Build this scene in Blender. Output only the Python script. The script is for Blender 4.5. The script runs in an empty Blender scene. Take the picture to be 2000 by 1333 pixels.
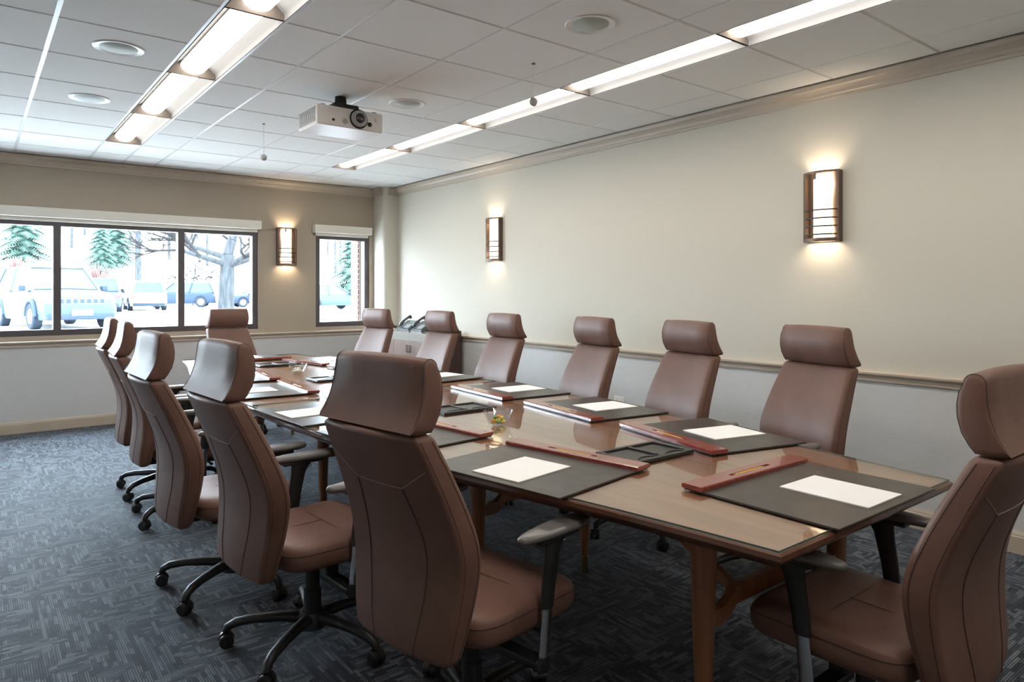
import bpy, bmesh, math, random
from mathutils import Vector, Matrix
random.seed(7)
R = math.radians
PI = math.pi
S = bpy.context.scene
COL = S.collection

# ------------------------------------------------------------------ camera, sky, exposure
HC, ZC, XW, YW = 1.374, 2.713, 4.33, 8.227
cam = bpy.data.cameras.new('camera')
cam.sensor_width = 36.0
cam.lens = 36 * 1349.5 / 2000
cam.shift_y = -(666.5 - 570.3) / 2000
cam.clip_start = 0.05
cam.clip_end = 500
cam_o = bpy.data.objects.new('camera', cam)
COL.objects.link(cam_o)
cam_o.location = (0, 0, HC)
cam_o.rotation_euler = (R(90), 0, -R(38.07))
S.camera = cam_o

world = bpy.data.worlds.new('overcast_sky')
S.world = world
world.use_nodes = True
bg = world.node_tree.nodes['Background']
bg.inputs[0].default_value = (0.76, 0.89, 1.0, 1)
bg.inputs[1].default_value = 23.0

S.view_settings.view_transform = 'Standard'
S.view_settings.look = 'None'
S.view_settings.exposure = 0.55
S.view_settings.gamma = 1.0
S.view_settings.use_curve_mapping = False
LAMP = 12.0        # fluorescent diffuser emission
SCONCE = 1.5       # sconce glass emission
SCONCE_W = 4.2     # sconce bulb watts


# ------------------------------------------------------------------ materials
def mat(name, col, rough=0.5, metal=0.0, spec=0.5, coat=0.0, coat_rough=0.05, emit=None, es=0.0,
        noise=None, bump=None, sheen=0.0):
    m = bpy.data.materials.new(name)
    m.use_nodes = True
    nt = m.node_tree
    b = nt.nodes['Principled BSDF']
    b.inputs['Base Color'].default_value = (*col, 1)
    b.inputs['Roughness'].default_value = rough
    b.inputs['Metallic'].default_value = metal
    b.inputs['Specular IOR Level'].default_value = spec
    b.inputs['Coat Weight'].default_value = coat
    b.inputs['Coat Roughness'].default_value = coat_rough
    b.inputs['Sheen Weight'].default_value = sheen
    if emit:
        b.inputs['Emission Color'].default_value = (*emit, 1)
        b.inputs['Emission Strength'].default_value = es
    tc = None
    if noise or bump:
        tc = nt.nodes.new('ShaderNodeTexCoord')
    if noise:                                   # (scale vector, second colour)
        mp = nt.nodes.new('ShaderNodeMapping')
        mp.inputs['Scale'].default_value = noise[0]
        nt.links.new(tc.outputs['Object'], mp.inputs[0])
        n = nt.nodes.new('ShaderNodeTexNoise')
        n.inputs['Scale'].default_value = 1.0
        n.inputs['Detail'].default_value = 5
        nt.links.new(mp.outputs[0], n.inputs[0])
        mx = nt.nodes.new('ShaderNodeMix')
        mx.data_type = 'RGBA'
        mx.inputs[6].default_value = (*col, 1)
        mx.inputs[7].default_value = (*noise[1], 1)
        rp = nt.nodes.new('ShaderNodeMapRange')
        rp.inputs[1].default_value = 0.35
        rp.inputs[2].default_value = 0.65
        nt.links.new(n.outputs[0], rp.inputs[0])
        nt.links.new(rp.outputs[0], mx.inputs[0])
        nt.links.new(mx.outputs[2], b.inputs['Base Color'])
    if bump:                                    # (scale vector, strength, distance)
        mp = nt.nodes.new('ShaderNodeMapping')
        mp.inputs['Scale'].default_value = bump[0]
        nt.links.new(tc.outputs['Object'], mp.inputs[0])
        n = nt.nodes.new('ShaderNodeTexNoise')
        n.inputs['Scale'].default_value = 1.0
        n.inputs['Detail'].default_value = 3
        nt.links.new(mp.outputs[0], n.inputs[0])
        bp = nt.nodes.new('ShaderNodeBump')
        bp.inputs['Strength'].default_value = bump[1]
        bp.inputs['Distance'].default_value = bump[2]
        nt.links.new(n.outputs[0], bp.inputs['Height'])
        nt.links.new(bp.outputs[0], b.inputs['Normal'])
    return m


def thin_glass(name, tint=(0.96, 0.98, 0.97), ior=1.5, rough=0.0):
    m = bpy.data.materials.new(name)
    m.use_nodes = True
    nt = m.node_tree
    nt.nodes.clear()
    out = nt.nodes.new('ShaderNodeOutputMaterial')
    tr = nt.nodes.new('ShaderNodeBsdfTransparent')
    tr.inputs[0].default_value = (*tint, 1)
    gl = nt.nodes.new('ShaderNodeBsdfGlossy')
    gl.inputs['Roughness'].default_value = rough
    fr = nt.nodes.new('ShaderNodeFresnel')
    fr.inputs['IOR'].default_value = ior
    ge = nt.nodes.new('ShaderNodeNewGeometry')
    inv = nt.nodes.new('ShaderNodeMath')
    inv.operation = 'SUBTRACT'
    inv.inputs[0].default_value = 1.0
    nt.links.new(ge.outputs['Backfacing'], inv.inputs[1])
    mul = nt.nodes.new('ShaderNodeMath')
    mul.operation = 'MULTIPLY'
    nt.links.new(fr.outputs[0], mul.inputs[0])
    nt.links.new(inv.outputs[0], mul.inputs[1])
    mx = nt.nodes.new('ShaderNodeMixShader')
    nt.links.new(mul.outputs[0], mx.inputs[0])
    nt.links.new(tr.outputs[0], mx.inputs[1])
    nt.links.new(gl.outputs[0], mx.inputs[2])
    nt.links.new(mx.outputs[0], out.inputs[0])
    return m


def carpet_mat():
    m = mat('carpet', (0.03, 0.035, 0.045), 0.8, spec=0.3, sheen=0.2)
    nt = m.node_tree
    b = nt.nodes['Principled BSDF']
    b.inputs['Sheen Roughness'].default_value = 0.35
    b.inputs['Sheen Tint'].default_value = (0.75, 0.85, 1, 1)
    L = nt.links.new
    tc = nt.nodes.new('ShaderNodeTexCoord')

    def bricks(rot, scale, seed):
        mp = nt.nodes.new('ShaderNodeMapping')
        mp.inputs['Rotation'].default_value = (0, 0, rot)
        mp.inputs['Location'].default_value = (seed, seed * 0.37, 0)
        L(tc.outputs['Object'], mp.inputs[0])
        br = nt.nodes.new('ShaderNodeTexBrick')
        br.inputs['Color1'].default_value = (0, 0, 0, 1)
        br.inputs['Color2'].default_value = (1, 1, 1, 1)
        br.inputs['Mortar'].default_value = (0.15, 0.15, 0.15, 1)
        br.inputs['Scale'].default_value = scale
        br.inputs['Mortar Size'].default_value = 0.008
        br.inputs['Brick Width'].default_value = 0.62
        br.inputs['Row Height'].default_value = 0.11
        br.offset = 0.37
        br.squash = 0.6
        br.squash_frequency = 3
        L(mp.outputs[0], br.inputs[0])
        wv = nt.nodes.new('ShaderNodeTexWave')
        wv.bands_direction = 'Y'
        wv.inputs['Scale'].default_value = 38
        wv.inputs['Distortion'].default_value = 0.6
        wv.inputs['Detail'].default_value = 1
        wv.inputs['Detail Scale'].default_value = 3
        L(mp.outputs[0], wv.inputs[0])
        mu = nt.nodes.new('ShaderNodeMath')
        mu.operation = 'MULTIPLY_ADD'
        L(br.outputs[0], mu.inputs[0])
        mu.inputs[1].default_value = 0.62
        m2 = nt.nodes.new('ShaderNodeMath')
        m2.operation = 'MULTIPLY'
        L(wv.outputs['Fac'], m2.inputs[0])
        m2.inputs[1].default_value = 0.42
        L(m2.outputs[0], mu.inputs[2])
        return mu
    a = bricks(0.0, 6.4, 1.3)
    c = bricks(PI / 2, 7.0, 4.7)
    mp = nt.nodes.new('ShaderNodeMapping')
    mp.inputs['Scale'].default_value = (8.0, 10.3, 1)
    L(tc.outputs['Object'], mp.inputs[0])
    vo = nt.nodes.new('ShaderNodeTexVoronoi')
    vo.distance = 'MANHATTAN'
    vo.inputs['Scale'].default_value = 1.0
    L(mp.outputs[0], vo.inputs[0])
    sep = nt.nodes.new('ShaderNodeSeparateColor')
    L(vo.outputs['Color'], sep.inputs[0])
    gt = nt.nodes.new('ShaderNodeMath')
    gt.operation = 'GREATER_THAN'
    L(sep.outputs[0], gt.inputs[0])
    gt.inputs[1].default_value = 0.45
    mx = nt.nodes.new('ShaderNodeMix')
    L(gt.outputs[0], mx.inputs[0])
    L(a.outputs[0], mx.inputs[2])
    L(c.outputs[0], mx.inputs[3])
    ns = nt.nodes.new('ShaderNodeTexNoise')
    ns.inputs['Scale'].default_value = 420
    ns.inputs['Detail'].default_value = 1
    L(tc.outputs['Object'], ns.inputs[0])
    ad = nt.nodes.new('ShaderNodeMath')
    ad.operation = 'MULTIPLY_ADD'
    L(ns.outputs[0], ad.inputs[0])
    ad.inputs[1].default_value = 0.35
    L(mx.outputs[0], ad.inputs[2])
    cr = nt.nodes.new('ShaderNodeValToRGB')
    e = cr.color_ramp.elements
    e[0].position = 0.33
    e[0].color = (0.006, 0.0075, 0.012, 1)
    e[1].position = 1.0
    e[1].color = (0.135, 0.155, 0.178, 1)
    k = cr.color_ramp.elements.new(0.68)
    k.color = (0.027, 0.033, 0.044, 1)
    L(ad.outputs[0], cr.inputs[0])
    L(cr.outputs[0], b.inputs['Base Color'])
    bp = nt.nodes.new('ShaderNodeBump')
    bp.inputs['Strength'].default_value = 0.5
    bp.inputs['Distance'].default_value = 0.003
    L(ad.outputs[0], bp.inputs['Height'])
    L(bp.outputs[0], b.inputs['Normal'])
    return m


M = {
    'carpet': carpet_mat(),
    'wall_upper': mat('wall_paint_cream', (0.585, 0.55, 0.475), 0.75, spec=0.2, bump=((60, 60, 60), 0.05, 0.002)),
    'wall_back': mat('wall_paint_taupe', (0.41, 0.345, 0.275), 0.75, spec=0.2, bump=((60, 60, 60), 0.05, 0.002)),
    'wall_lower': mat('wallcovering_pale', (0.60, 0.595, 0.59), 0.8, spec=0.2,
                      noise=((9, 9, 160), (0.56, 0.56, 0.56)), bump=((30, 30, 260), 0.25, 0.003)),
    'trim': mat('trim_paint', (0.50, 0.42, 0.335), 0.4),
    'wall_other': mat('wall_paint_plain', (0.62, 0.58, 0.52), 0.8, spec=0.2),
    'tile': mat('ceiling_tile', (0.84, 0.835, 0.815), 0.9, spec=0.1, bump=((170, 170, 170), 0.25, 0.002)),
    'grid': mat('ceiling_grid', (0.62, 0.64, 0.62), 0.35, spec=0.5),
    'plenum': mat('plenum_dark', (0.05, 0.045, 0.04), 0.9),
    'lamp_white': mat('fixture_white', (0.80, 0.80, 0.80), 0.35),
    'lamp_refl': mat('fixture_reflector', (0.19, 0.192, 0.198), 0.9, spec=0.02),
    'lamp_end': mat('fixture_end', (0.11, 0.094, 0.083), 0.9, spec=0.02),
    'lamp_glow': mat('lamp_diffuser', (0.9, 0.9, 0.9), 0.5, emit=(1.0, 0.93, 0.83), es=LAMP),
    'leather': mat('brown_leather', (0.152, 0.079, 0.059), 0.48, spec=0.32,
                   noise=((7, 7, 7), (0.174, 0.092, 0.07)), bump=((190, 190, 190), 0.10, 0.0015)),
    'seam': mat('leather_seam', (0.055, 0.032, 0.028), 0.6),
    'thread': mat('seam_thread', (0.42, 0.33, 0.29), 0.6),
    'plastic': mat('black_plastic', (0.016, 0.017, 0.019), 0.42),
    'armpad': mat('arm_pad_polymer', (0.13, 0.122, 0.118), 0.33),
    'chrome': mat('chrome', (0.75, 0.75, 0.76), 0.12, metal=1),
    'wood': mat('mahogany', (0.215, 0.085, 0.04), 0.32, coat=0.5, noise=((22, 1.6, 22), (0.33, 0.15, 0.075))),
    'wood_edge': mat('mahogany_edge', (0.10, 0.042, 0.024), 0.3, coat=0.5, noise=((22, 1.6, 22), (0.15, 0.062, 0.034))),
    'wood_leg': mat('mahogany_leg', (0.23, 0.085, 0.035), 0.35, coat=0.4, noise=((25, 25, 2.0), (0.32, 0.14, 0.06))),
    'glass_top': thin_glass('table_glass', (0.95, 0.975, 0.96), 2.25),
    'glass_edge': mat('glass_edge_green', (0.10, 0.17, 0.15), 0.1),
    'brass': mat('brass', (0.62, 0.46, 0.2), 0.3, metal=1),
    'padleather': mat('blotter_leather', (0.029, 0.025, 0.024), 0.33, spec=0.5,
                      noise=((14, 14, 14), (0.058, 0.048, 0.043)), bump=((160, 160, 160), 0.18, 0.0012)),
    'cherry': mat('cherry_bar', (0.215, 0.035, 0.025), 0.22, coat=0.6, noise=((3, 60, 60), (0.27, 0.06, 0.04))),
    'groove': mat('groove_dark', (0.05, 0.012, 0.01), 0.5),
    'paper': mat('paper', (0.86, 0.85, 0.84), 0.7, spec=0.2),
    'pencil': mat('pencil_yellow', (0.80, 0.47, 0.03), 0.35),
    'eraser': mat('eraser_pink', (0.62, 0.2, 0.18), 0.7),
    'ferrule': mat('ferrule', (0.75, 0.72, 0.6), 0.3, metal=1),
    'pencil_wood': mat('pencil_wood', (0.65, 0.42, 0.24), 0.6),
    'tray': mat('tray_leather', (0.022, 0.022, 0.023), 0.35, bump=((160, 160, 160), 0.15, 0.001)),
    'crystal': thin_glass('crystal', (0.95, 0.97, 0.97), 2.3, 0.0),
    'candy_o': mat('candy_orange', (0.85, 0.30, 0.02), 0.25, coat=0.6),
    'candy_g': mat('candy_green', (0.09, 0.33, 0.03), 0.25, coat=0.6),
    'candy_y': mat('candy_yellow', (0.82, 0.62, 0.03), 0.25, coat=0.6),
    'candy_w': mat('candy_cream', (0.78, 0.72, 0.58), 0.3, coat=0.5),
    'bronze': mat('bronze', (0.15, 0.105, 0.08), 0.45, metal=0.6),
    'sconce_glass': mat('sconce_glass', (0.9, 0.88, 0.8), 0.4, emit=(1.0, 0.86, 0.66), es=SCONCE),
    'frame': mat('window_frame_dark', (0.085, 0.075, 0.08), 0.4),
    'valance': mat('shade_cassette', (0.74, 0.70, 0.63), 0.55),
    'pane': thin_glass('window_pane', (0.97, 0.99, 1.0), 1.45),
    'credenza': mat('credenza_taupe', (0.24, 0.17, 0.145), 0.4, noise=((30, 30, 3), (0.28, 0.20, 0.17))),
    'credenza_dark': mat('credenza_dark', (0.05, 0.028, 0.024), 0.35, noise=((40, 40, 3), (0.08, 0.045, 0.036))),
    'granite': mat('granite', (0.52, 0.50, 0.46), 0.12, noise=((130, 130, 130), (0.22, 0.2, 0.18))),
    'dark_metal': mat('dark_metal', (0.03, 0.03, 0.03), 0.35, metal=0.6),
    'phone': mat('phone_grey', (0.05, 0.056, 0.065), 0.35),
    'phone_light': mat('phone_silver', (0.42, 0.45, 0.5), 0.35),
    'screen': mat('phone_screen', (0.28, 0.36, 0.36), 0.15),
    'proj': mat('projector_white', (0.72, 0.70, 0.68), 0.4),
    'proj_grey': mat('projector_grey', (0.36, 0.37, 0.39), 0.35),
    'lens': mat('lens_glass', (0.02, 0.012, 0.02), 0.05, coat=1),
    'speaker': mat('speaker_grille', (0.47, 0.52, 0.48), 0.55, bump=((700, 700, 700), 0.3, 0.001)),
    'ball': mat('ball_grey', (0.55, 0.53, 0.52), 0.6, noise=((90, 90, 90), (0.38, 0.36, 0.36))),
    'outlet': mat('outlet_white', (0.80, 0.78, 0.74), 0.4),
    'brick': mat('brick_red', (0.36, 0.13, 0.10), 0.85),
    'mortar': mat('mortar', (0.5, 0.47, 0.43), 0.9),
    'asphalt': mat('snowy_asphalt', (0.42, 0.41, 0.40), 0.9, noise=((0.6, 0.6, 0.6), (0.50, 0.49, 0.48))),
    'hill': mat('hill_snowy_grass', (0.45, 0.41, 0.37), 0.95, noise=((0.35, 0.35, 0.35), (0.72, 0.71, 0.70))),
    'bark': mat('bark', (0.024, 0.027, 0.030), 0.95, spec=0.05, noise=((9, 9, 2), (0.045, 0.048, 0.05))),
    'twig': mat('twig', (0.020, 0.019, 0.019), 0.95, spec=0.05),
    'needle': mat('needles', (0.055, 0.10, 0.082), 0.9, spec=0.1),
    'bush': mat('bush_russet', (0.10, 0.055, 0.05), 0.9),
    'car_silver': mat('car_silver', (0.032, 0.050, 0.074), 0.5, spec=0.15),
    'car_navy': mat('car_navy', (0.016, 0.028, 0.05), 0.5, spec=0.15),
    'car_white': mat('car_white', (0.75, 0.76, 0.78), 0.35, coat=0.5),
    'car_grey': mat('car_grey', (0.04, 0.052, 0.07), 0.5, spec=0.15),
    'car_glass': mat('car_glass', (0.035, 0.048, 0.06), 0.3, spec=0.15),
    'tyre': mat('tyre', (0.016, 0.022, 0.032), 0.9, spec=0.1),
    'rim': mat('wheel_rim', (0.2, 0.22, 0.25), 0.3, metal=0.5),
    'tail': mat('tail_light', (0.22, 0.012, 0.02), 0.3),
    'headlamp': mat('head_light', (0.5, 0.58, 0.62), 0.2),
    'plate': mat('number_plate', (0.75, 0.78, 0.8), 0.5),
    'cartrim': mat('car_trim', (0.02, 0.03, 0.045), 0.7, spec=0.1),
}


# ------------------------------------------------------------------ geometry helpers
class MB:
    def __init__(s):
        s.v, s.f = [], []

    def add(s, vs, fs):
        o = len(s.v)
        s.v += [tuple(p) for p in vs]
        s.f += [tuple(i + o for i in q) for q in fs]
        return s

    def box(s, x0, x1, y0, y1, z0, z1):
        v = [(x0, y0, z0), (x1, y0, z0), (x1, y1, z0), (x0, y1, z0),
             (x0, y0, z1), (x1, y0, z1), (x1, y1, z1), (x0, y1, z1)]
        return s.add(v, [(0, 3, 2, 1), (4, 5, 6, 7), (0, 1, 5, 4), (1, 2, 6, 5), (2, 3, 7, 6), (3, 0, 4, 7)])

    def cbox(s, x0, x1, y0, y1, z0, z1, c):
        """box with chamfered edges all round"""
        bm = bmesh.new()
        bmesh.ops.create_cube(bm, size=1)
        for q in bm.verts:
            q.co = Vector(((x0 + x1) / 2 + q.co.x * (x1 - x0), (y0 + y1) / 2 + q.co.y * (y1 - y0),
                           (z0 + z1) / 2 + q.co.z * (z1 - z0)))
        bmesh.ops.bevel(bm, geom=bm.edges[:], offset=c, segments=2, affect='EDGES', profile=0.5)
        bm.verts.index_update()
        s.add([q.co for q in bm.verts], [[q.index for q in f.verts] for f in bm.faces])
        bm.free()
        return s

    def loft(s, rings, cap0=True, cap1=True, closed=True):
        n = len(rings[0])
        vs = [p for r in rings for p in r]
        fs = []
        for i in range(len(rings) - 1):
            for j in range(n if closed else n - 1):
                k = (j + 1) % n
                fs.append((i * n + j, i * n + k, (i + 1) * n + k, (i + 1) * n + j))
        if cap0:
            fs.append(tuple(range(n - 1, -1, -1)))
        if cap1:
            fs.append(tuple((len(rings) - 1) * n + j for j in range(n)))
        return s.add(vs, fs)

    def lathe(s, prof, n=24, c=(0, 0, 0), cap0=True, cap1=True):
        rings = [[(c[0] + r * math.cos(2 * PI * k / n), c[1] + r * math.sin(2 * PI * k / n), c[2] + z)
                  for k in range(n)] for r, z in prof]
        return s.loft(rings, cap0, cap1)

    def tube(s, path, rad, n=8, caps=True):
        path = [Vector(p) for p in path]
        rads = rad if isinstance(rad, (list, tuple)) else [rad] * len(path)
        rings = []
        up = None
        for i, p in enumerate(path):
            t = (path[min(i + 1, len(path) - 1)] - path[max(i - 1, 0)]).normalized()
            if up is None:
                a = Vector((0, 0, 1)) if abs(t.z) < 0.9 else Vector((1, 0, 0))
                up = (a - t * a.dot(t)).normalized()
            else:
                up = (up - t * up.dot(t)).normalized()
            b = t.cross(up)
            rings.append([p + (up * math.cos(2 * PI * k / n) + b * math.sin(2 * PI * k / n)) * rads[i] for k in range(n)])
        return s.loft(rings, caps, caps)

    def prism(s, poly, axis, a, b):
        """poly of 2D points, extruded along an axis from a to b"""
        def P(u, w, t):
            return {'x': (t, u, w), 'y': (u, t, w), 'z': (u, w, t)}[axis]
        return s.loft([[P(u, w, a) for u, w in poly], [P(u, w, b) for u, w in poly]])

    def sphere(s, c, r, sx=1, sy=1, sz=1, n=10, m=7):
        rings = []
        for i in range(1, m):
            t = PI * i / m
            rings.append([(c[0] + r * sx * math.sin(t) * math.cos(2 * PI * k / n),
                           c[1] + r * sy * math.sin(t) * math.sin(2 * PI * k / n),
                           c[2] - r * sz * math.cos(t)) for k in range(n)])
        return s.loft(rings)

    def mesh(s, name, m, smooth=False, angle=None):
        me = bpy.data.meshes.new(name)
        me.from_pydata(s.v, [], s.f)
        bm = bmesh.new()
        bm.from_mesh(me)
        bmesh.ops.recalc_face_normals(bm, faces=bm.faces)
        bm.to_mesh(me)
        bm.free()
        me.materials.append(M[m])
        if smooth:
            me.shade_smooth()
            if angle:
                me.set_sharp_from_angle(angle=R(angle))
        return me


def obj(name, mb, m, parent=None, smooth=False, angle=40, loc=None, rz=None):
    me = mb if isinstance(mb, bpy.types.Mesh) else mb.mesh(name, m, smooth, angle)
    o = bpy.data.objects.new(name, me)
    COL.objects.link(o)
    if parent:
        o.parent = parent
    if loc:
        o.location = loc
    if rz is not None:
        o.rotation_euler = (0, 0, rz)
    return o


def tag(o, label, cat, group=None):
    o['label'] = label
    o['category'] = cat
    if group:
        o['group'] = group
    return o


def thing(name, label, cat, loc=(0, 0, 0), rz=0, group=None):
    o = bpy.data.objects.new(name, None)
    o.empty_display_size = 0.05
    COL.objects.link(o)
    o.location = loc
    o.rotation_euler = (0, 0, rz)
    return tag(o, label, cat, group)


def struct(name, mb, m, parent=None, smooth=False):
    o = obj(name, mb, m, parent, smooth)
    if not parent:
        o['kind'] = 'structure'
    return o


KIDS = {}


def copy_tree(o, parent=None):
    c = o.copy()
    COL.objects.link(c)
    c.parent = parent
    for ch in KIDS[o]:
        copy_tree(ch, c)
    return c


def index_tree(o):
    KIDS[o] = list(o.children)
    for c in o.children:
        index_tree(c)


def interp(tab, x):
    if x <= tab[0][0]:
        return tab[0][1]
    for (a, p), (b, q) in zip(tab, tab[1:]):
        if x <= b:
            t = (x - a) / (b - a)
            return p + (q - p) * t
    return tab[-1][1]


def smooth_interp(tab, x):
    """Catmull-Rom through a table"""
    n = len(tab)
    if x <= tab[0][0]:
        return tab[0][1]
    if x >= tab[-1][0]:
        return tab[-1][1]
    for i in range(n - 1):
        if x <= tab[i + 1][0]:
            break
    x1, y1 = tab[i]
    x2, y2 = tab[i + 1]
    m1 = (y2 - tab[i - 1][1]) / (x2 - tab[i - 1][0]) if i > 0 else (y2 - y1) / (x2 - x1)
    m2 = (tab[i + 2][1] - y1) / (tab[i + 2][0] - x1) if i + 2 < n else (y2 - y1) / (x2 - x1)
    h = x2 - x1
    t = (x - x1) / h
    return ((2 * t ** 3 - 3 * t ** 2 + 1) * y1 + (t ** 3 - 2 * t ** 2 + t) * h * m1
            + (-2 * t ** 3 + 3 * t ** 2) * y2 + (t ** 3 - t ** 2) * h * m2)


# ------------------------------------------------------------------ room shell
XL, YN = -2.1, -2.6            # left wall and wall behind the camera
struct('floor', MB().box(XL - 0.2, XW + 0.2, YN - 0.2, YW + 0.35, -0.12, 0), 'carpet')
RAIL0, RAIL1 = 0.829, 0.89
# right wall in two finishes, chair rail between
struct('wall_right', MB().box(XW, XW + 0.2, YN, YW + 0.2, 0.85, ZC + 0.2), 'wall_upper')
w = struct('wall_right_lower', MB().box(XW, XW + 0.2, YN, YW + 0.2, 0, 0.85), 'wall_lower')
# back wall around the two windows
W1 = (-1.62, 2.657)
W2 = (3.36, 4.085)
WZ0, WZ1 = 0.937, 2.09
bw = MB()
bw.box(XL, W1[0], YW, YW + 0.14, 0.85, ZC + 0.2)
bw.box(W1[1], W2[0], YW, YW + 0.14, 0.85, ZC + 0.2)
bw.box(W2[1], XW, YW, YW + 0.14, 0.85, ZC + 0.2)
for a, b in (W1, W2):
    bw.box(a, b, YW, YW + 0.14, 0.85, WZ0)
    bw.box(a, b, YW, YW + 0.14, WZ1, ZC + 0.2)
struct('wall_back', bw, 'wall_back')
struct('wall_back_lower', MB().box(XL, XW, YW, YW + 0.14, 0, 0.85), 'wall_lower')
struct('wall_left', MB().box(XL - 0.2, XL, YN, YW + 0.2, 0, ZC + 0.2), 'wall_other')
struct('wall_front', MB().box(XL - 0.2, XW + 0.2, YN - 0.2, YN, 0, ZC + 0.2), 'wall_other')
# corner pilaster with a rounded corner
px0, py0 = 4.146, 7.925
poly = [(XW, YW), (px0, YW), (px0, py0 + 0.07)]
for k in range(1, 8):
    a = PI + k * PI / 16
    poly.append((px0 + 0.07 + 0.07 * math.cos(a), py0 + 0.07 + 0.07 * math.sin(a)))
poly += [(px0 + 0.07, py0), (XW, py0)]
struct('wall_pilaster', MB().prism(poly, 'z', 0, ZC + 0.02), 'wall_upper', smooth=True)


def profile_run(prof, a, b, inward):
    """extrude a trim profile [(out, z)] from a to b, 'inward' is the direction away from the wall"""
    a, b, n = Vector((*a, 0)), Vector((*b, 0)), Vector((*inward, 0))
    return MB().loft([[a + n * o + Vector((0, 0, z)) for o, z in prof], [b + n * o + Vector((0, 0, z)) for o, z in prof]])


rail = [(0, RAIL0), (0.012, RAIL0), (0.014, RAIL0 + 0.008), (0.010, RAIL0 + 0.014), (0.012, RAIL0 + 0.026),
        (0.026, RAIL0 + 0.040), (0.034, RAIL0 + 0.044), (0.035, RAIL0 + 0.056), (0.028, RAIL1), (0, RAIL1)]
crown = [(0, ZC - 0.103), (0.012, ZC - 0.103), (0.014, ZC - 0.085), (0.020, ZC - 0.08), (0.024, ZC - 0.06),
         (0.036, ZC - 0.042), (0.05, ZC - 0.034), (0.054, ZC - 0.012), (0.054, ZC - 0.005), (0, ZC - 0.005)]
base = [(0, 0), (0.016, 0), (0.016, 0.088), (0.012, 0.092), (0.012, 0.098), (0.006, 0.112), (0, 0.112)]
runs = [('right', (XW, YN), (XW, py0), (-1, 0)), ('back', (XL, YW), (px0, YW), (0, -1)),
        ('pilaster_side', (px0, YW), (px0, py0 + 0.05), (-1, 0)), ('pilaster_front', (px0 + 0.05, py0), (XW, py0), (0, -1))]
for i, (nm, a, b, n) in enumerate(runs):
    struct('trim_%d' % (i + 1), profile_run(crown, a, b, n), 'trim', smooth=False)
    struct('trim_%d' % (i + 11), profile_run(rail, a, b, n), 'trim')
    struct('baseboard_' + nm, profile_run(base, a, b, n), 'trim')

# ------------------------------------------------------------------ ceiling: slab, grid, tiles, lamps
ceil = struct('ceiling', MB().box(XL - 0.2, XW + 0.2, YN - 0.2, YW + 0.35, ZC + 0.16, ZC + 0.3), 'plenum')
Y0, P = 3.395, 0.6096
xl = [0.326 - 4 * P, 0.326 - 3 * P, 0.326 - 2 * P, 0.326 - P, 0.326, 0.930, 1.235, 1.532, 2.137, 2.745, 3.044, 3.345, 3.955, XW - 0.058]
LAMP_COLS = {5: 'window-side', 10: 'wall-side'}
ys = [Y0 + P * j for j in range(-9, 8)] + [YW - 0.058]
G = 0.0065
lamp_rows = [(-9 + 2 * 0 + 1, 0)]
tile_meshes = {}
for i in range(len(xl) - 1):
    for j in range(len(ys) - 1):
        x0, x1, ya, yb = xl[i], xl[i + 1], ys[j], ys[j + 1]
        if i in LAMP_COLS and yb <= Y0 + 6 * P + 0.01:
            continue
        sx, sy = x1 - x0 - 2 * G, yb - ya - 2 * G
        key = (round(sx, 3), round(sy, 3))
        if key not in tile_meshes:
            t = MB()
            e = 0.004
            t.loft([[(-sx / 2, -sy / 2, 0.014), (sx / 2, -sy / 2, 0.014), (sx / 2, sy / 2, 0.014), (-sx / 2, sy / 2, 0.014)],
                    [(-sx / 2, -sy / 2, e), (sx / 2, -sy / 2, e), (sx / 2, sy / 2, e), (-sx / 2, sy / 2, e)],
                    [(-sx / 2 + e, -sy / 2 + e, 0), (sx / 2 - e, -sy / 2 + e, 0), (sx / 2 - e, sy / 2 - e, 0), (-sx / 2 + e, sy / 2 - e, 0)]])
            tile_meshes[key] = t.mesh('ceiling_tile', 'tile')
        obj('ceiling_tile', tile_meshes[key], None, ceil, loc=((x0 + x1) / 2, (ya + yb) / 2, ZC))
for x in xl[:-1]:
    wide = 0.011 if abs(x - 0.326) < 0.01 else 0.0075
    zz = ZC - 0.001 if wide > 0.01 else ZC + 0.003
    obj('grid_runner', MB().box(x - wide, x + wide, YN, YW - 0.05, zz, ZC + 0.03), 'grid', ceil)
for y in ys[:-1]:
    for xa, xb in ((XL, 0.92), (1.235, 3.04), (3.345, XW - 0.05)):
        obj('grid_runner', MB().box(xa, xb, y - 0.0075, y + 0.0075, ZC + 0.0035, ZC + 0.03), 'grid', ceil)


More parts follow.
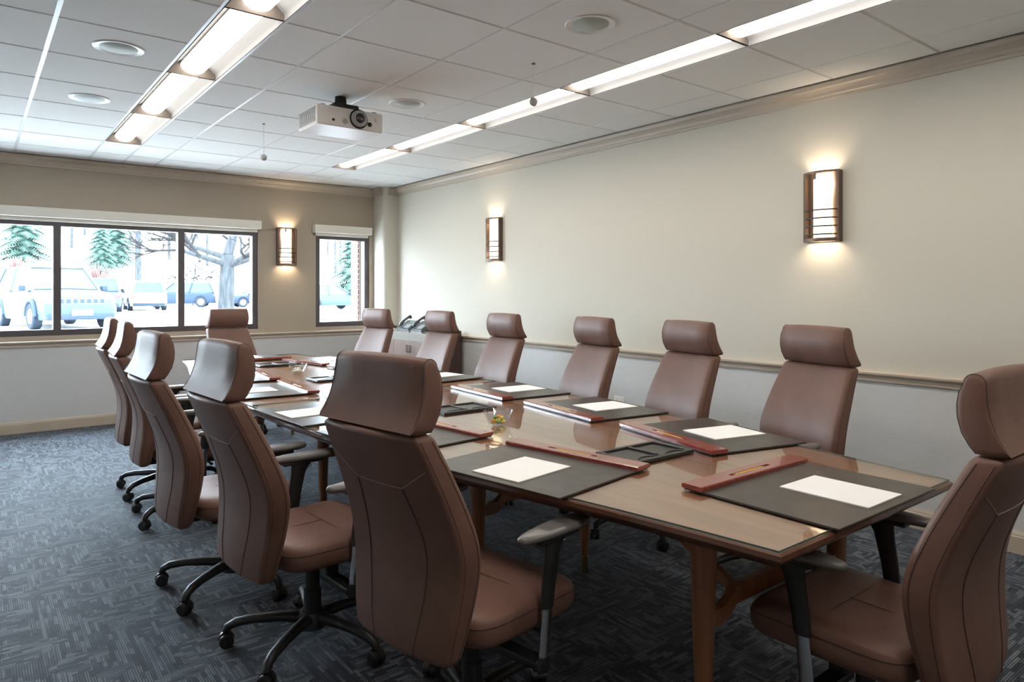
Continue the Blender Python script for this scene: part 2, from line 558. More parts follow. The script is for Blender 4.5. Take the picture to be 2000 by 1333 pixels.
def make_fixture(width):
    L = 2 * P
    h = 0.095
    t = thing('fluorescent_fixture', 'x', 'ceiling light', group='recessed fluorescent ceiling lights')
    hw, hl = width / 2 - 0.0105, L / 2 - 0.004
    b = MB()
    prof = [(-hw, 0), (-hw, 0.02)]
    # trough cross section: shallow curved reflectors each side of the lens
    for k in range(0, 9):
        u = -hw + 0.004 + (2 * hw - 0.008) * k / 8
        prof.append((u, 0.03 + (h - 0.03) * (1 - (abs(u) / hw) ** 2.2)))
    prof += [(hw, 0.02), (hw, 0)]
    inner = prof
    outer = [(-hw - 0.002, 0), (-hw - 0.002, h + 0.01), (hw + 0.002, h + 0.01), (hw + 0.002, 0)]
    ring = inner + outer[::-1]
    b.loft([[(u, -hl, z) for u, z in ring], [(u, hl, z) for u, z in ring]])
    obj('housing', b, 'lamp_refl', t, True, 35)
    for s in (-1, 1):
        obj('end_plate', MB().box(-hw, hw, s * hl - 0.004 * (s > 0), s * hl + 0.004 * (s < 0), 0.001, h), 'lamp_end', t)
    lw = hw * 0.52
    prof = [(lw * math.cos(PI * k / 12), 0.055 - 0.048 * math.sin(PI * k / 12)) for k in range(13)]
    ln = MB()
    n = hl - 0.03
    ln.loft([[(u, -n, z) for u, z in prof], [(u, n, z) for u, z in prof]])
    obj('diffuser', ln, 'lamp_glow', t, True, 50)
    obj('lens_holder', MB().box(-lw * 0.9, lw * 0.9, -n - 0.02, n + 0.02, 0.056, 0.075), 'lamp_white', t)
    index_tree(t)
    return t


ORD = ['first', 'second', 'third', 'fourth', 'fifth', 'sixth', 'seventh']
fx = make_fixture(0.301)
first = True
for ci, (i, nm) in enumerate(LAMP_COLS.items()):
    for k in range(7):
        yc = Y0 + 6 * P - P - k * 2 * P
        o = fx if first else copy_tree(fx)
        first = False
        o.location = ((xl[i] + xl[i + 1]) / 2, yc, ZC + 0.002)
        row = 'aisle-side row' if ci == 0 else 'sconce-side row'
        o['label'] = 'recessed fluorescent light, %s from the window wall in the %s' % (ORD[k], row)

# ceiling speakers
sp = MB().lathe([(0.093, 0.0), (0.123, -0.006), (0.128, -0.002), (0.128, 0.004), (0.09, 0.004)], 40, cap0=False, cap1=False)
spk = [((0.640, 4.32), 'round white ceiling speaker halfway along the fluorescent row'),
       ((0.646, 5.56), 'round white ceiling speaker close to the long window wall'),
       ((2.44, 2.48), 'round white ceiling speaker farthest from the window wall'),
       ((2.445, 4.33), 'round white ceiling speaker beside the ceiling projector')]
for (x, y), lb in spk:
    t = thing('ceiling_speaker', lb, 'speaker', (x, y, ZC), 0, 'round ceiling speakers')
    obj('rim', sp, 'lamp_white', t, True, 30)
    obj('grille', MB().lathe([(0.001, -0.014), (0.03, -0.0135), (0.065, -0.010), (0.094, -0.001)], 32, cap1=False), 'speaker', t, True)

# hanging balls on cords
for (x, y, z), lb in (((1.837, 5.553, 2.444), 'small grey ball hanging on a cord between speaker and window wall'),
                      ((2.596, 3.11, 2.488), 'small grey ball hanging on a cord beside the sconce-side light row')):
    t = thing('hanging_ball', lb, 'ornament', (x, y, 0), 0, 'grey balls hanging from the ceiling')
    obj('ball', MB().sphere((0, 0, z), 0.026, n=16, m=12), 'ball', t, True, 80)
    obj('cord', MB().tube([(0, 0, z + 0.024), (0, 0, ZC)], 0.0016, 6), 'lamp_white', t)
    obj('ceiling_hook', MB().lathe([(0.011, ZC - 0.005), (0.011, ZC)], 10), 'dark_metal', t)

# ------------------------------------------------------------------ windows


def window(n, x0, x1, mull):
    d0, d1 = YW + 0.02, YW + 0.12
    f = MB()
    t = 0.06
    wtop = WZ1
    f.box(x0, x0 + t, d0, d1, WZ0, wtop)
    f.box(x1 - t, x1, d0, d1, WZ0, wtop)
    f.box(x0 + t, x1 - t, d0, d1, WZ0, WZ0 + t)
    f.box(x0 + t, x1 - t, d0, d1, wtop - t, wtop)
    win = struct('window_%d' % n, f, 'frame')
    edges = [x0 + t] + [v for m in mull for v in (m - 0.033, m + 0.033)] + [x1 - t]
    for m in mull:
        obj('mullion', MB().box(m - 0.033, m + 0.033, d0, d1, WZ0 + t, wtop - t), 'frame', win)
    for k in range(0, len(edges), 2):
        obj('pane', MB().box(edges[k], edges[k + 1], YW + 0.085, YW + 0.091, WZ0 + t, wtop - t), 'pane', win)
    return win


window(1, W1[0], W1[1], (-0.48, 0.68, 1.828))
window(2, W2[0], W2[1], ())
for (a, b, lb) in ((-1.75, 2.668, 'long off-white roller shade cassette above the wide three-pane window'),
                   (3.315, 4.08, 'short off-white roller shade cassette above the narrow window')):
    t = thing('shade_cassette', lb, 'window shade', ((a + b) / 2, YW - 0.05, 2.105), 0, 'roller shade cassettes')
    h = (b - a) / 2
    obj('cassette', MB().cbox(-h, h, -0.05, 0.048, 0, 0.095, 0.004), 'valance', t)
    obj('shade_fabric', MB().box(-h + 0.03, h - 0.03, 0.014, 0.018, -0.022, 0.01), 'valance', t)
    obj('hem_bar', MB().cbox(-h + 0.03, h - 0.03, 0.010, 0.022, -0.036, -0.022, 0.002), 'valance', t)

# brick reveal of the outer wall beside the narrow window
br = struct('wall_brick_reveal', MB().box(4.02, 4.4, YW + 0.18, YW + 0.40, 0.3, 2.6), 'mortar')
bm_ = MB().cbox(-0.1, 0.1, -0.008, 0.008, -0.029, 0.029, 0.003).mesh('brick', 'brick')
for k in range(24):
    z = 0.62 + k * 0.068
    sh = 0.0 if k % 2 else 0.1
    o = obj('brick', bm_, None, br, loc=(4.014, YW + 0.28 + (0.0 if k % 2 else 0.004), z), rz=PI / 2)

# outlet plate on the sconce wall
t = thing('wall_outlet', 'white outlet plate low on the wall below the chair rail', 'outlet', (XW, 4.05, 0.455))
obj('cover_plate', MB().cbox(-0.007, 0, -0.057, 0.057, -0.035, 0.035, 0.002), 'outlet', t)
for s in (-1, 1):
    obj('socket', MB().cbox(-0.009, -0.005, s * 0.026 - 0.014, s * 0.026 + 0.014, -0.017, 0.017, 0.001), 'valance', t)


# ------------------------------------------------------------------ sconces
def make_sconce():
    """local: back at x=0, faces -x, width along y, base at z=0"""
    t = thing('wall_sconce', 'x', 'wall lamp', group='bronze and white glass wall sconces')
    H, Wd, D = 0.45, 0.235, 0.085
    obj('back_plate', MB().cbox(-0.008, 0, -Wd / 2, Wd / 2, 0, H, 0.002), 'bronze', t)
    for s in (-1, 1):
        y = s * Wd / 2
        obj('side_plate', MB().cbox(-0.05, -0.008, min(y, y - s * 0.016), max(y, y - s * 0.016), 0, H, 0.002), 'bronze', t)

    def arc(r0, n=14):
        out = []
        for k in range(n + 1):
            u = -1 + 2 * k / n
            out.append((-(0.045 + (D - 0.035) * (1 - u * u)) + r0, u * (Wd / 2 - 0.004)))
        return out
    for z0, z1, nm in ((0.0, 0.022, 'arched_bottom_band'), (H - 0.012, H, 'arched_top_band')):
        a, b = arc(0.0), arc(0.006)
        ring = a + b[::-1]
        obj(nm, MB().prism(ring, 'z', z0, z1), 'bronze', t, True, 40)
    for k in range(4):
        z = 0.045 + k * 0.052
        obj('curved_bar', MB().tube([(x, y, z) for x, y in arc(0.002)], 0.0045, 6), 'dark_metal', t, True)
    g = MB()
    n = 16
    prof = [(-0.016 - 0.052 * math.sin(PI * k / n), 0.060 * math.cos(PI * k / n)) for k in range(n + 1)]
    inner = [(-0.016 - 0.047 * math.sin(PI * k / n), 0.055 * math.cos(PI * k / n)) for k in range(n + 1)]
    g.prism(prof + inner[::-1], 'z', 0.024, H - 0.016)
    obj('glass_shade', g, 'sconce_glass', t, True, 40)
    obj('glass_clip', MB().cbox(-0.077, -0.069, 0.020, 0.034, H - 0.05, H - 0.005, 0.001), 'bronze', t)
    ld = bpy.data.lights.new('bulb', 'POINT')
    ld.energy = SCONCE_W
    ld.color = (1.0, 0.80, 0.56)
    ld.shadow_soft_size = 0.02
    for z in (0.07, H - 0.07):
        lo = bpy.data.objects.new('bulb', ld)
        COL.objects.link(lo)
        lo.parent = t
        lo.location = (-0.045, 0, z)
    index_tree(t)
    return t


sc = make_sconce()
sc.location = (XW, 2.262, 1.695)
sc['label'] = 'bronze wall sconce with glowing glass on the long wall, farther from the credenza'
o = copy_tree(sc)
o.location = (XW, 5.80, 1.695)
o['label'] = 'bronze wall sconce with glowing glass on the long wall close to the credenza'
o = copy_tree(sc)
o.location = (2.985, YW, 1.69)
o.rotation_euler = (0, 0, PI / 2)
o['label'] = 'bronze wall sconce with glowing glass between the two windows'

# ------------------------------------------------------------------ conference table
TC, TY0, TY1 = 2.052, 0.905, 6.865
TM = (TY0 + TY1) / 2
HWT = [(0, 0.852), (0.5, 0.848), (0.905, 0.832), (1.3, 0.803), (1.6, 0.766), (2.0, 0.692), (2.4, 0.612), (2.7, 0.562), (2.98, 0.524)]


def hw_t(y):
    return smooth_interp(HWT, abs(y - TM))


def outline(ya, yb, ins, n=22):
    ya2 = ya + (ins if abs(ya - TM) > 0.1 else 0)
    yb2 = yb - (ins if abs(yb - TM) > 0.1 else 0)
    pts = []
    for k in range(n + 1):
        y = ya2 + (yb2 - ya2) * k / n
        pts.append((TC + hw_t(y) - ins, y))
    for k in range(n, -1, -1):
        y = ya2 + (yb2 - ya2) * k / n
        pts.append((TC - hw_t(y) + ins, y))
    return pts


tab = thing('conference_table', 'long boat-shaped mahogany conference table with glass top on tapered legs', 'table', (0, 0, 0))
for ya, yb in ((TY0, TM - 0.0008), (TM + 0.0008, TY1)):
    b = MB()
    b.loft([[(x, y, z) for x, y in outline(ya, yb, i)] for i, z in
            ((0.055, 0.690), (0.030, 0.697), (0.008, 0.714), (0.0, 0.724), (0.001, 0.737), (0.006, 0.742))])
    obj('tabletop', b, 'wood_edge', tab, True, 35)
    v = MB()
    v.loft([[(x, y, z) for x, y in outline(ya, yb, 0.012)] for z in (0.7405, 0.7424)], cap0=False)
    obj('veneer', v, 'wood', tab)
    g = MB()
    gs = outline(ya + 0.002, yb - 0.002, 0.008)
    g.add([(x, y, 0.7482) for x, y in gs], [tuple(range(len(gs)))])
    gl_ = obj('glass_sheet', g, 'glass_top', tab)
    obj('glass_edge', MB().loft([[(x, y, z) for x, y in gs] for z in (0.7425, 0.7481)], False, False), 'glass_edge', gl_)
GT = 0.7482
LEGS = [(1.23, 0.386), (2.45, 0.32), (3.885, 0.42), (5.32, 0.32), (6.54, 0.386)]
for y, dx in LEGS:
    for s in (-1, 1):
        lg = obj('leg', MB().lathe([(0.019, 0.085), (0.024, 0.2), (0.032, 0.42), (0.037, 0.6), (0.039, 0.69)], 20,
                                   (TC + s * dx, y, 0)), 'wood_leg', tab, True, 60)
        obj('brass_ferrule', MB().lathe([(0.0145, 0.0), (0.0155, 0.004), (0.0195, 0.085)], 20, (TC + s * dx, y, 0)), 'brass', lg, True, 60)
    # shaped cross stretcher, raised towards the middle
    n = 24
    top, bot = [], []
    for k in range(n + 1):
        u = -dx + 0.02 + (2 * dx - 0.04) * k / n
        a = min(1, max(0, (dx - 0.09 - abs(u)) / 0.06))
        a = a * a * (3 - 2 * a)
        top.append((TC + u, 0.447 + 0.045 * a))
        bot.append((TC + u, 0.398 + 0.040 * a))
    obj('cross_stretcher', MB().prism(top + bot[::-1], 'y', y - 0.014, y + 0.014), 'wood_leg', tab, True, 40)
for y, dx in LEGS:                          # slanting braces from each cross stretcher up to the top
    for s in (-1, 1):
        e = 1 if y <= TM else -1
        x = TC + s * (dx - 0.165)
        yb_ = y + e * 0.42
        obj('brace', MB().loft([[(x - 0.011, y + e * 0.010, 0.452), (x + 0.011, y + e * 0.010, 0.452), (x + 0.011, y + e * 0.010, 0.486), (x - 0.011, y + e * 0.010, 0.486)],
                                [(x - 0.011, yb_, 0.672), (x + 0.011, yb_, 0.672), (x + 0.011, yb_ - e * 0.04, 0.692), (x - 0.011, yb_ - e * 0.04, 0.692)]]), 'wood_leg', tab)

# ------------------------------------------------------------------ chair
XF = [(0.35, -0.294), (0.41, -0.280), (0.54, -0.256), (0.635, -0.250), (0.71, -0.263), (0.79, -0.293), (0.89, -0.338), (1.01, -0.398)]
HWB = [(0.37, 0.205), (0.45, 0.222), (0.55, 0.238), (0.66, 0.25), (0.78, 0.243), (0.90, 0.229), (1.02, 0.212)]
TH = [(0.37, 0.062), (0.45, 0.075), (0.66, 0.085), (0.85, 0.080), (1.02, 0.072)]


def ring_back(z, ins=0.0):
    xf, hw, th = smooth_interp(XF, z), smooth_interp(HWB, z), smooth_interp(TH, z)
    xf -= ins
    hw -= ins
    th -= 2 * ins
    r1, r2 = min(0.022, th * 0.3), min(0.016, th * 0.25)
    pts = []
    n = 8
    for k in range(n + 1):                  # front, slightly dished
        u = -1 + 2 * k / n
        pts.append((xf - 0.016 * (1 - u * u), u * (hw - r1)))
    for k in range(1, 5):
        a = k * PI / 10
        pts.append((xf - r1 + r1 * math.cos(a), hw - r1 + r1 * math.sin(a)))
    pts.append((xf - r1, hw))
    pts.append((xf - th + r2, hw - 0.003))
    for k in range(1, 5):
        a = k * PI / 10
        pts.append((xf - th + r2 - r2 * math.sin(a), hw - 0.003 - r2 + r2 * math.cos(a)))
    for k in range(n + 1):                  # rear, gently convex
        u = 1 - 2 * k / n
        pts.append((xf - th - 0.022 * (1 - u * u), u * (hw - 0.003 - r2)))
    for k in range(1, 5):
        a = k * PI / 10
        pts.append((xf - th + r2 - r2 * math.cos(a), -(hw - 0.003 - r2 + r2 * math.sin(a))))
    pts.append((xf - th + r2, -hw + 0.003))
    pts.append((xf - r1, -hw))
    for k in range(1, 5):
        a = k * PI / 10
        pts.append((xf - r1 + r1 * math.sin(a), -(hw - r1 + r1 * math.cos(a))))
    return [(x, y, z) for x, y in pts]


def rear_x(z, yf):
    xf, th = smooth_interp(XF, z), smooth_interp(TH, z)
    return xf - th - 0.022 * (1 - yf * yf) - 0.0002


def front_x(z, yf):
    return smooth_interp(XF, z) - 0.016 * (1 - yf * yf) + 0.0002


BX = -0.055         # the five-star base stands a little behind the seat centre


def make_chair():
    t = thing('conference_chair', 'x', 'chair', group='brown leather high-back conference chairs')
    # backrest
    b = MB()
    zs = [0.382 + 0.606 * k / 22 for k in range(23)]
    rings = [ring_back(0.358, 0.028), ring_back(0.362, 0.014), ring_back(0.371, 0.003)] + [ring_back(z) for z in zs] + \
            [ring_back(0.997, 0.003), ring_back(1.004, 0.012), ring_back(1.006, 0.024)]
    b.loft(rings)
    bk = obj('backrest', b, 'leather', t, True, 60)
    for s in (-1, 1):                       # piping along front and rear edges of the side panels
        obj('piping', MB().tube([(smooth_interp(XF, z) - 0.0215, s * (smooth_interp(HWB, z) - 0.0002), z) for z in zs], 0.0013, 5), 'seam', bk)
        obj('piping', MB().tube([(smooth_interp(XF, z) - smooth_interp(TH, z) + 0.016, s * (smooth_interp(HWB, z) - 0.0032), z) for z in zs], 0.0013, 5), 'seam', bk)
    for s in (-1, 1):                       # long curved seams of the rear panel
        pts = []
        for k in range(19):
            z = 0.372 + (0.845 - 0.372) * k / 18
            yf = 0.46 + 0.10 * math.sin(PI * k / 18)
            pts.append((rear_x(z, yf), s * yf * (smooth_interp(HWB, z) - 0.019), z))
        obj('rear_seam', MB().tube(pts, 0.0018, 5), 'seam', bk)
    hs = lambda z: smooth_interp(HWB, z) - 0.019
    pts = [(rear_x(0.845, u), u * hs(0.845), 0.845) for u in [-0.46 + 0.92 * k / 8 for k in range(9)]]
    obj('stitching', MB().tube(pts, 0.0011, 5), 'thread', bk)
    for s in (-1, 1):
        pts = []
        for k in range(7):
            u = 0.46 + (1.0 - 0.46) * k / 6
            z = 0.845 + 0.065 * k / 6
            pts.append((rear_x(z, u), s * u * hs(z), z))
        obj('stitching', MB().tube(pts, 0.0011, 5), 'thread', bk)
    fs = MB()
    fs.tube([(front_x(0.575, u), u * 0.215, 0.575) for u in [-1 + 0.2 * k for k in range(11)]], 0.0012, 5)
    obj('front_seam', fs, 'seam', bk)
    # headrest: crescent section swept across the width
    fr = [(1.009, -0.404), (1.025, -0.391), (1.055, -0.374), (1.09, -0.365), (1.12, -0.363), (1.15, -0.366), (1.172, -0.375)]
    re = [(1.012, -0.474), (1.033, -0.459), (1.062, -0.444), (1.095, -0.433), (1.128, -0.427), (1.155, -0.424), (1.176, -0.422)]
    prof = [(x, z) for z, x in fr]
    cx, cz, rr = -0.3985, 1.174, 0.0235
    for k in range(1, 8):
        a = k * PI / 8
        prof.append((cx + rr * math.cos(a), cz + rr * math.sin(a)))
    prof += [(x, z) for z, x in re[::-1]]
    prof.append((-0.440, 1.007))
    mx = sum(p[0] for p in prof) / len(prof)
    mz = sum(p[1] for p in prof) / len(prof)
    h = MB()
    rings = []
    hwt = 0.214
    for y, sc_ in ((-1, 0.014), (-0.985, 0.005), (-0.965, 0.0), (-0.5, 0), (0, 0), (0.5, 0), (0.965, 0), (0.985, 0.005), (1, 0.014)):
        ring = []
        for x, z in prof:
            dx, dz = mx - x, mz - z
            l = max(1e-6, math.hypot(dx, dz))
            # the pillow narrows a little towards its top, bulges a little forward in the middle
            wz = 1 - 0.06 * max(0, (z - 1.05) / 0.15) ** 2
            top = 0.006 * (1 - y * y) * max(0, (z - 1.155) / 0.043)
            ring.append((x + dx / l * sc_ + 0.004 * (1 - y * y) * (x > mx), y * hwt * wz, z + dz / l * sc_ + top))
        rings.append(ring)
    h.loft(rings)
    hd = obj('headrest', h, 'leather', t, True, 60)
    for s in (-1, 1):
        r = rings[2] if s < 0 else rings[-3]
        obj('piping', MB().tube([(p[0], p[1], p[2]) for p in r], 0.0012, 5), 'seam', hd)
    # seat
    def seat_ring(z, ins, top=False):
        pts = []
        x0, x1 = -0.265 + ins, 0.203 - ins
        for k in range(40):
            a = 2 * PI * k / 40
            ca, sa = math.cos(a), math.sin(a)
            e = 0.34
            ux = math.copysign(abs(ca) ** e, ca)
            uy = math.copysign(abs(sa) ** e, sa)
            x = (x0 + x1) / 2 + ux * (x1 - x0) / 2
            hw = 0.243 + 0.014 * (x + 0.26) / 0.48 - ins
            zz = z - (0.022 * max(0, (x - 0.10) / 0.125) ** 2 if z > 0.42 else 0)
            pts.append((x, uy * hw, zz))
        return pts
    s = MB()
    s.loft([seat_ring(z, i) for z, i in ((0.372, 0.05), (0.374, 0.022), (0.384, 0.006), (0.40, 0.0), (0.435, 0.0), (0.452, 0.004),
                                         (0.463, 0.013), (0.470, 0.03), (0.474, 0.06), (0.472, 0.12), (0.468, 0.18))])
    st = obj('seat', s, 'leather', t, True, 60)
    sm = MB()
    sm.tube([(p[0], p[1], p[2]) for p in seat_ring(0.441, -0.0004)] + [seat_ring(0.441, -0.0004)[0]], 0.0013, 5)
    obj('piping', sm, 'seam', st)
    sm = MB()
    sm.tube([(-0.015, -0.235 + 0.47 * k / 10, 0.4725 - 0.012 * (abs(k - 5) / 5) ** 6) for k in range(11)], 0.0012, 5)
    obj('seam', sm, 'seam', st)
    sm = MB()
    sm.tube([(-0.20 + 0.19 * k / 5, 0.0, 0.4705 + 0.001 * k / 5) for k in range(6)], 0.0012, 5)
    obj('seam', sm, 'seam', st)
    # under-seat mechanism, gas column, hub
    obj('mechanism', MB().cbox(-0.14, 0.10, -0.085, 0.085, 0.318, 0.373, 0.012), 'plastic', t)
    obj('back_bracket', MB().cbox(-0.30, -0.13, -0.045, 0.045, 0.335, 0.400, 0.012), 'plastic', t)
    lv = MB().tube([(0.02, -0.08, 0.345), (0.03, -0.20, 0.34), (0.035, -0.23, 0.338)], [0.006, 0.006, 0.010], 8)
    obj('lever', lv, 'plastic', t, True)
    obj('gas_column', MB().lathe([(0.034, 0.09), (0.034, 0.21), (0.027, 0.212), (0.027, 0.32)], 20, (BX, 0, 0)), 'plastic', t, True, 40)
    obj('hub', MB().lathe([(0.030, 0.055), (0.052, 0.065), (0.056, 0.10), (0.048, 0.128), (0.036, 0.132)], 24, (BX, 0, 0)), 'plastic', t, True, 40)
    lm = MB()
    path = [(0.03, 0, 0.103), (0.12, 0, 0.108), (0.22, 0, 0.104), (0.285, 0, 0.094), (0.318, 0, 0.078), (0.326, 0, 0.060)]
    rings = []
    for k, (x, y, z) in enumerate(path):
        wd = [0.026, 0.023, 0.020, 0.019, 0.018, 0.016][k]
        hh = [0.024, 0.021, 0.018, 0.018, 0.017, 0.016][k]
        tx, tz = [(1, 0), (1, 0), (0.99, -0.1), (0.9, -0.4), (0.55, -0.83), (0.1, -0.99)][k]
        rings.append([(x - tz * hh * math.sin(2 * PI * q / 12), wd * math.cos(2 * PI * q / 12), z + tx * hh * math.sin(2 * PI * q / 12)) for q in range(12)])
    lm.loft(rings)
    leg_me = lm.mesh('base_leg', 'plastic', True, 50)
    cw = MB()
    for s in (-1, 1):
        rr = [(0.027 * math.cos(2 * PI * q / 18), 0.027 + 0.027 * math.sin(2 * PI * q / 18)) for q in range(18)]
        r2 = [(0.021 * math.cos(2 * PI * q / 18), 0.027 + 0.021 * math.sin(2 * PI * q / 18)) for q in range(18)]
        cw.loft([[(x, s * 0.006, z) for x, z in rr], [(x, s * 0.022, z) for x, z in rr], [(x, s * 0.027, z) for x, z in r2]])
    cw.tube([(0.012, 0, 0.045), (0.004, 0, 0.062)], 0.009, 8)
    hood = [(0.030 * math.cos(PI * q / 10), 0.030 + 0.030 * math.sin(PI * q / 10)) for q in range(11)]
    cw.loft([[(x, -0.0055, z) for x, z in hood], [(x, 0.0055, z) for x, z in hood]])
    cas_me = cw.mesh('caster', 'plastic', True, 40)
    for k in range(5):
        a = k * 2 * PI / 5
        obj('base_leg', leg_me, None, t, loc=(BX, 0, 0), rz=a)
        cr = 0.326
        obj('caster', cas_me, None, t, loc=(BX + cr * math.cos(a), cr * math.sin(a), 0), rz=a + 0.9 + k * 1.3)
    # arms
    for s in (-1, 1):
        y = s * 0.272
        pad = MB()
        rings = []
        for z, ins in ((0.652, 0.020), (0.656, 0.008), (0.664, 0.0), (0.672, 0.001), (0.678, 0.007), (0.680, 0.016)):
            ring = []
            for k in range(28):
                a = 2 * PI * k / 28
                ca, sa = math.cos(a), math.sin(a)
                x = 0.025 + (0.160 - ins) * math.copysign(abs(ca) ** 0.75, ca)
                wd = (0.030 + 0.017 * min(1, (x + 0.135) / 0.22) - ins)
                ring.append((x, y + max(0.006, wd) * math.copysign(abs(sa) ** 0.7, sa), z))
            rings.append(ring)
        pad.loft(rings)
        obj('arm_pad', pad, 'armpad', t, True, 60)
        obj('arm_plate', MB().cbox(-0.06, 0.12, y - 0.022, y + 0.022, 0.638, 0.654, 0.005), 'plastic', t)
        # sleeve, oval section, leaning slightly forward towards the top
        def oval(x, z, a, b_, n=16):
            return [(x + a * math.cos(2 * PI * k / n), y + b_ * math.sin(2 * PI * k / n), z) for k in range(n)]
        obj('arm_sleeve', MB().loft([oval(-0.012, 0.445, 0.025, 0.015), oval(-0.006, 0.50, 0.027, 0.016), oval(0.012, 0.60, 0.032, 0.017),
                                     oval(0.026, 0.640, 0.045, 0.018)]), 'plastic', t, True, 60)
        obj('arm_tube', MB().loft([oval(-0.024, 0.305, 0.0205, 0.012), oval(-0.012, 0.446, 0.0205, 0.012)]), 'chrome', t, True, 60)
        br = MB()
        br.loft([oval(-0.030, 0.262, 0.021, 0.012), oval(-0.027, 0.275, 0.025, 0.015), oval(-0.024, 0.308, 0.025, 0.015)])
        ob = obj('arm_bracket', br, 'plastic', t, True, 60)
        obj('arm_mount', MB().cbox(-0.055, 0.0, min(s * 0.06, y), max(s * 0.06, y), 0.268, 0.296, 0.008), 'plastic', ob)
        obj('mount_riser', MB().cbox(-0.055, 0.0, s * 0.085 - 0.03, s * 0.085 + 0.03, 0.285, 0.345, 0.008), 'plastic', ob)
        obj('arm_button', MB().sphere((0.062, y - 0.016 * 0, 0.625), 0.010, n=10), 'chrome', ob, True)
    index_tree(t)
    return t


ch = make_chair()
CHAIRS = [
    # x, y, heading deg, label
    (1.303, 1.809, 9.5, 'brown leather chair, fifth from the wide window on the aisle side of the table'),
    (1.11, 2.62, 4.0, 'brown leather chair, fourth from the wide window on the aisle side of the table'),
    (1.03, 3.38, 2.0, 'brown leather high-back chair in the middle of the five on the aisle side'),
    (1.12, 4.62, -3.5, 'brown leather high-back chair on the aisle side, second from the wide window'),
    (1.14, 5.30, -2.5, 'brown leather high-back chair on the aisle side, closest to the wide window'),
    (3.01, 1.925, 165.0, 'brown leather high-back chair under the sconce, farthest from the credenza on the wall side'),
    (3.00, 2.69, 168.5, 'brown leather high-back chair on the wall side, fifth from the credenza'),
    (2.99, 3.465, 170.5, 'brown leather high-back chair on the wall side, fourth from the credenza'),
    (2.99, 4.45, 177.0, 'brown leather high-back chair on the wall side, third from the credenza'),
    (2.965, 5.35, 181.0, 'brown leather high-back chair on the wall side, second from the corner by the credenza'),
    (2.88, 6.36, 190.0, 'brown leather high-back chair on the wall side, closest to the narrow window'),
    (2.06, 1.008, 90.0, 'brown leather high-back chair at the table end away from the windows'),
    (2.17, 6.98, 283.0, 'brown leather high-back chair at the table end, its back to the wide window'),
]
for i, (x, y, a, lb) in enumerate(CHAIRS):
    o = ch if i == 0 else copy_tree(ch)
    o.location = (x, y, 0)
    o.rotation_euler = (0, 0, R(a))
    o['label'] = lb
    if i == 11:
        o.scale = (1, 1, 0.985)       # its gas lift is set lower


# ------------------------------------------------------------------ table settings
def make_blotter():
    """local: x towards the table middle, y along the edge, z=0 at the glass"""
    t = thing('desk_blotter', 'x', 'desk pad', group='black leather desk blotters with cherry wood bars')
    obj('leather_pad', MB().cbox(-0.25, 0.25, -0.305, 0.305, 0.0, 0.007, 0.002), 'padleather', t)
    b = MB()
    sec = [(0.176, 0.007), (0.176, 0.018), (0.179, 0.021), (0.203, 0.021), (0.203, 0.021), (0.217, 0.021), (0.217, 0.021), (0.249, 0.021), (0.252, 0.018), (0.252, 0.007)]
    cut = [(0.176, 0.007), (0.176, 0.018), (0.179, 0.021), (0.203, 0.021), (0.203, 0.0135), (0.217, 0.0135), (0.217, 0.021), (0.249, 0.021), (0.252, 0.018), (0.252, 0.007)]
    b.loft([[(x, y, z) for x, z in p] for y, p in ((-0.312, sec), (-0.1151, sec), (-0.115, cut), (0.115, cut), (0.1151, sec), (0.312, sec))])
    br = obj('cherry_bar', b, 'cherry', t)
    obj('pencil_groove', MB().box(0.2035, 0.2165, -0.1145, 0.1145, 0.0130, 0.0138), 'groove', br)
    index_tree(t)
    return t


def make_pencil():
    t = thing('pencil', 'x', 'pencil', group='yellow pencils in the blotter grooves')
    hexr = lambda y, r: [(r * math.cos(PI / 3 * k), y, r + r * math.sin(PI / 3 * k) * 1.0) for k in range(6)]
    r = 0.0038
    def hx(y, q):
        return [(q * math.cos(PI / 3 * k), y, r + q * math.sin(PI / 3 * k)) for k in range(6)]
    obj('shaft', MB().loft([hx(-0.072, r), hx(0.070, r)]), 'pencil', t)
    obj('tip', MB().loft([hx(0.070, r), hx(0.090, 0.0006)]), 'pencil_wood', t)
    obj('ferrule', MB().loft([hx(-0.083, r), hx(-0.072, r)]), 'ferrule', t)
    obj('eraser', MB().loft([hx(-0.092, r * 0.9), hx(-0.083, r * 0.9)]), 'eraser', t)
    index_tree(t)
    return t


def make_pad():
    t = thing('paper_pad', 'x', 'note paper', group='white paper pads on the blotters')
    obj('cover_sheet', MB().box(-0.138, 0.138, -0.107, 0.107, 0.0032, 0.0036), 'paper', t)
    obj('sheet_stack', MB().box(-0.138, 0.138, -0.1065, 0.1065, 0.0, 0.0031), 'paper', t)
    index_tree(t)
    return t


bl, pn, pp = make_blotter(), make_pencil(), make_pad()
SEATS = [  # blotter centre x, y, direction of local x (deg), who sits there, pencil
    (1.585, 1.885, 9.5, 'the fifth aisle-side chair from the window', True),
    (1.49, 2.68, 7.0, 'the fourth aisle-side chair from the window', True),
    (1.44, 3.42, 3.0, 'the third aisle-side chair from the window', True),
    (1.455, 4.40, -3.0, 'the second aisle-side chair from the window', True),
    (1.50, 5.18, -6.0, 'the aisle-side chair next to the window', True),
    (2.535, 1.845, 167.0, 'the sixth wall-side chair from the credenza', True),
    (2.625, 2.64, 172.0, 'the fifth wall-side chair from the credenza', True),
    (2.675, 3.44, 175.0, 'the fourth wall-side chair from the credenza', True),
    (2.66, 4.36, 184.0, 'the third wall-side chair from the credenza', True),
    (2.60, 5.16, 187.0, 'the second wall-side chair from the credenza', True),
    (2.52, 5.93, 191.0, 'the wall-side chair by the credenza', True),
    (2.085, 1.140, 90.0, 'the table end away from windows', True),
    (2.05, 6.60, 270.0, 'the end chair by the wide window', True),
]
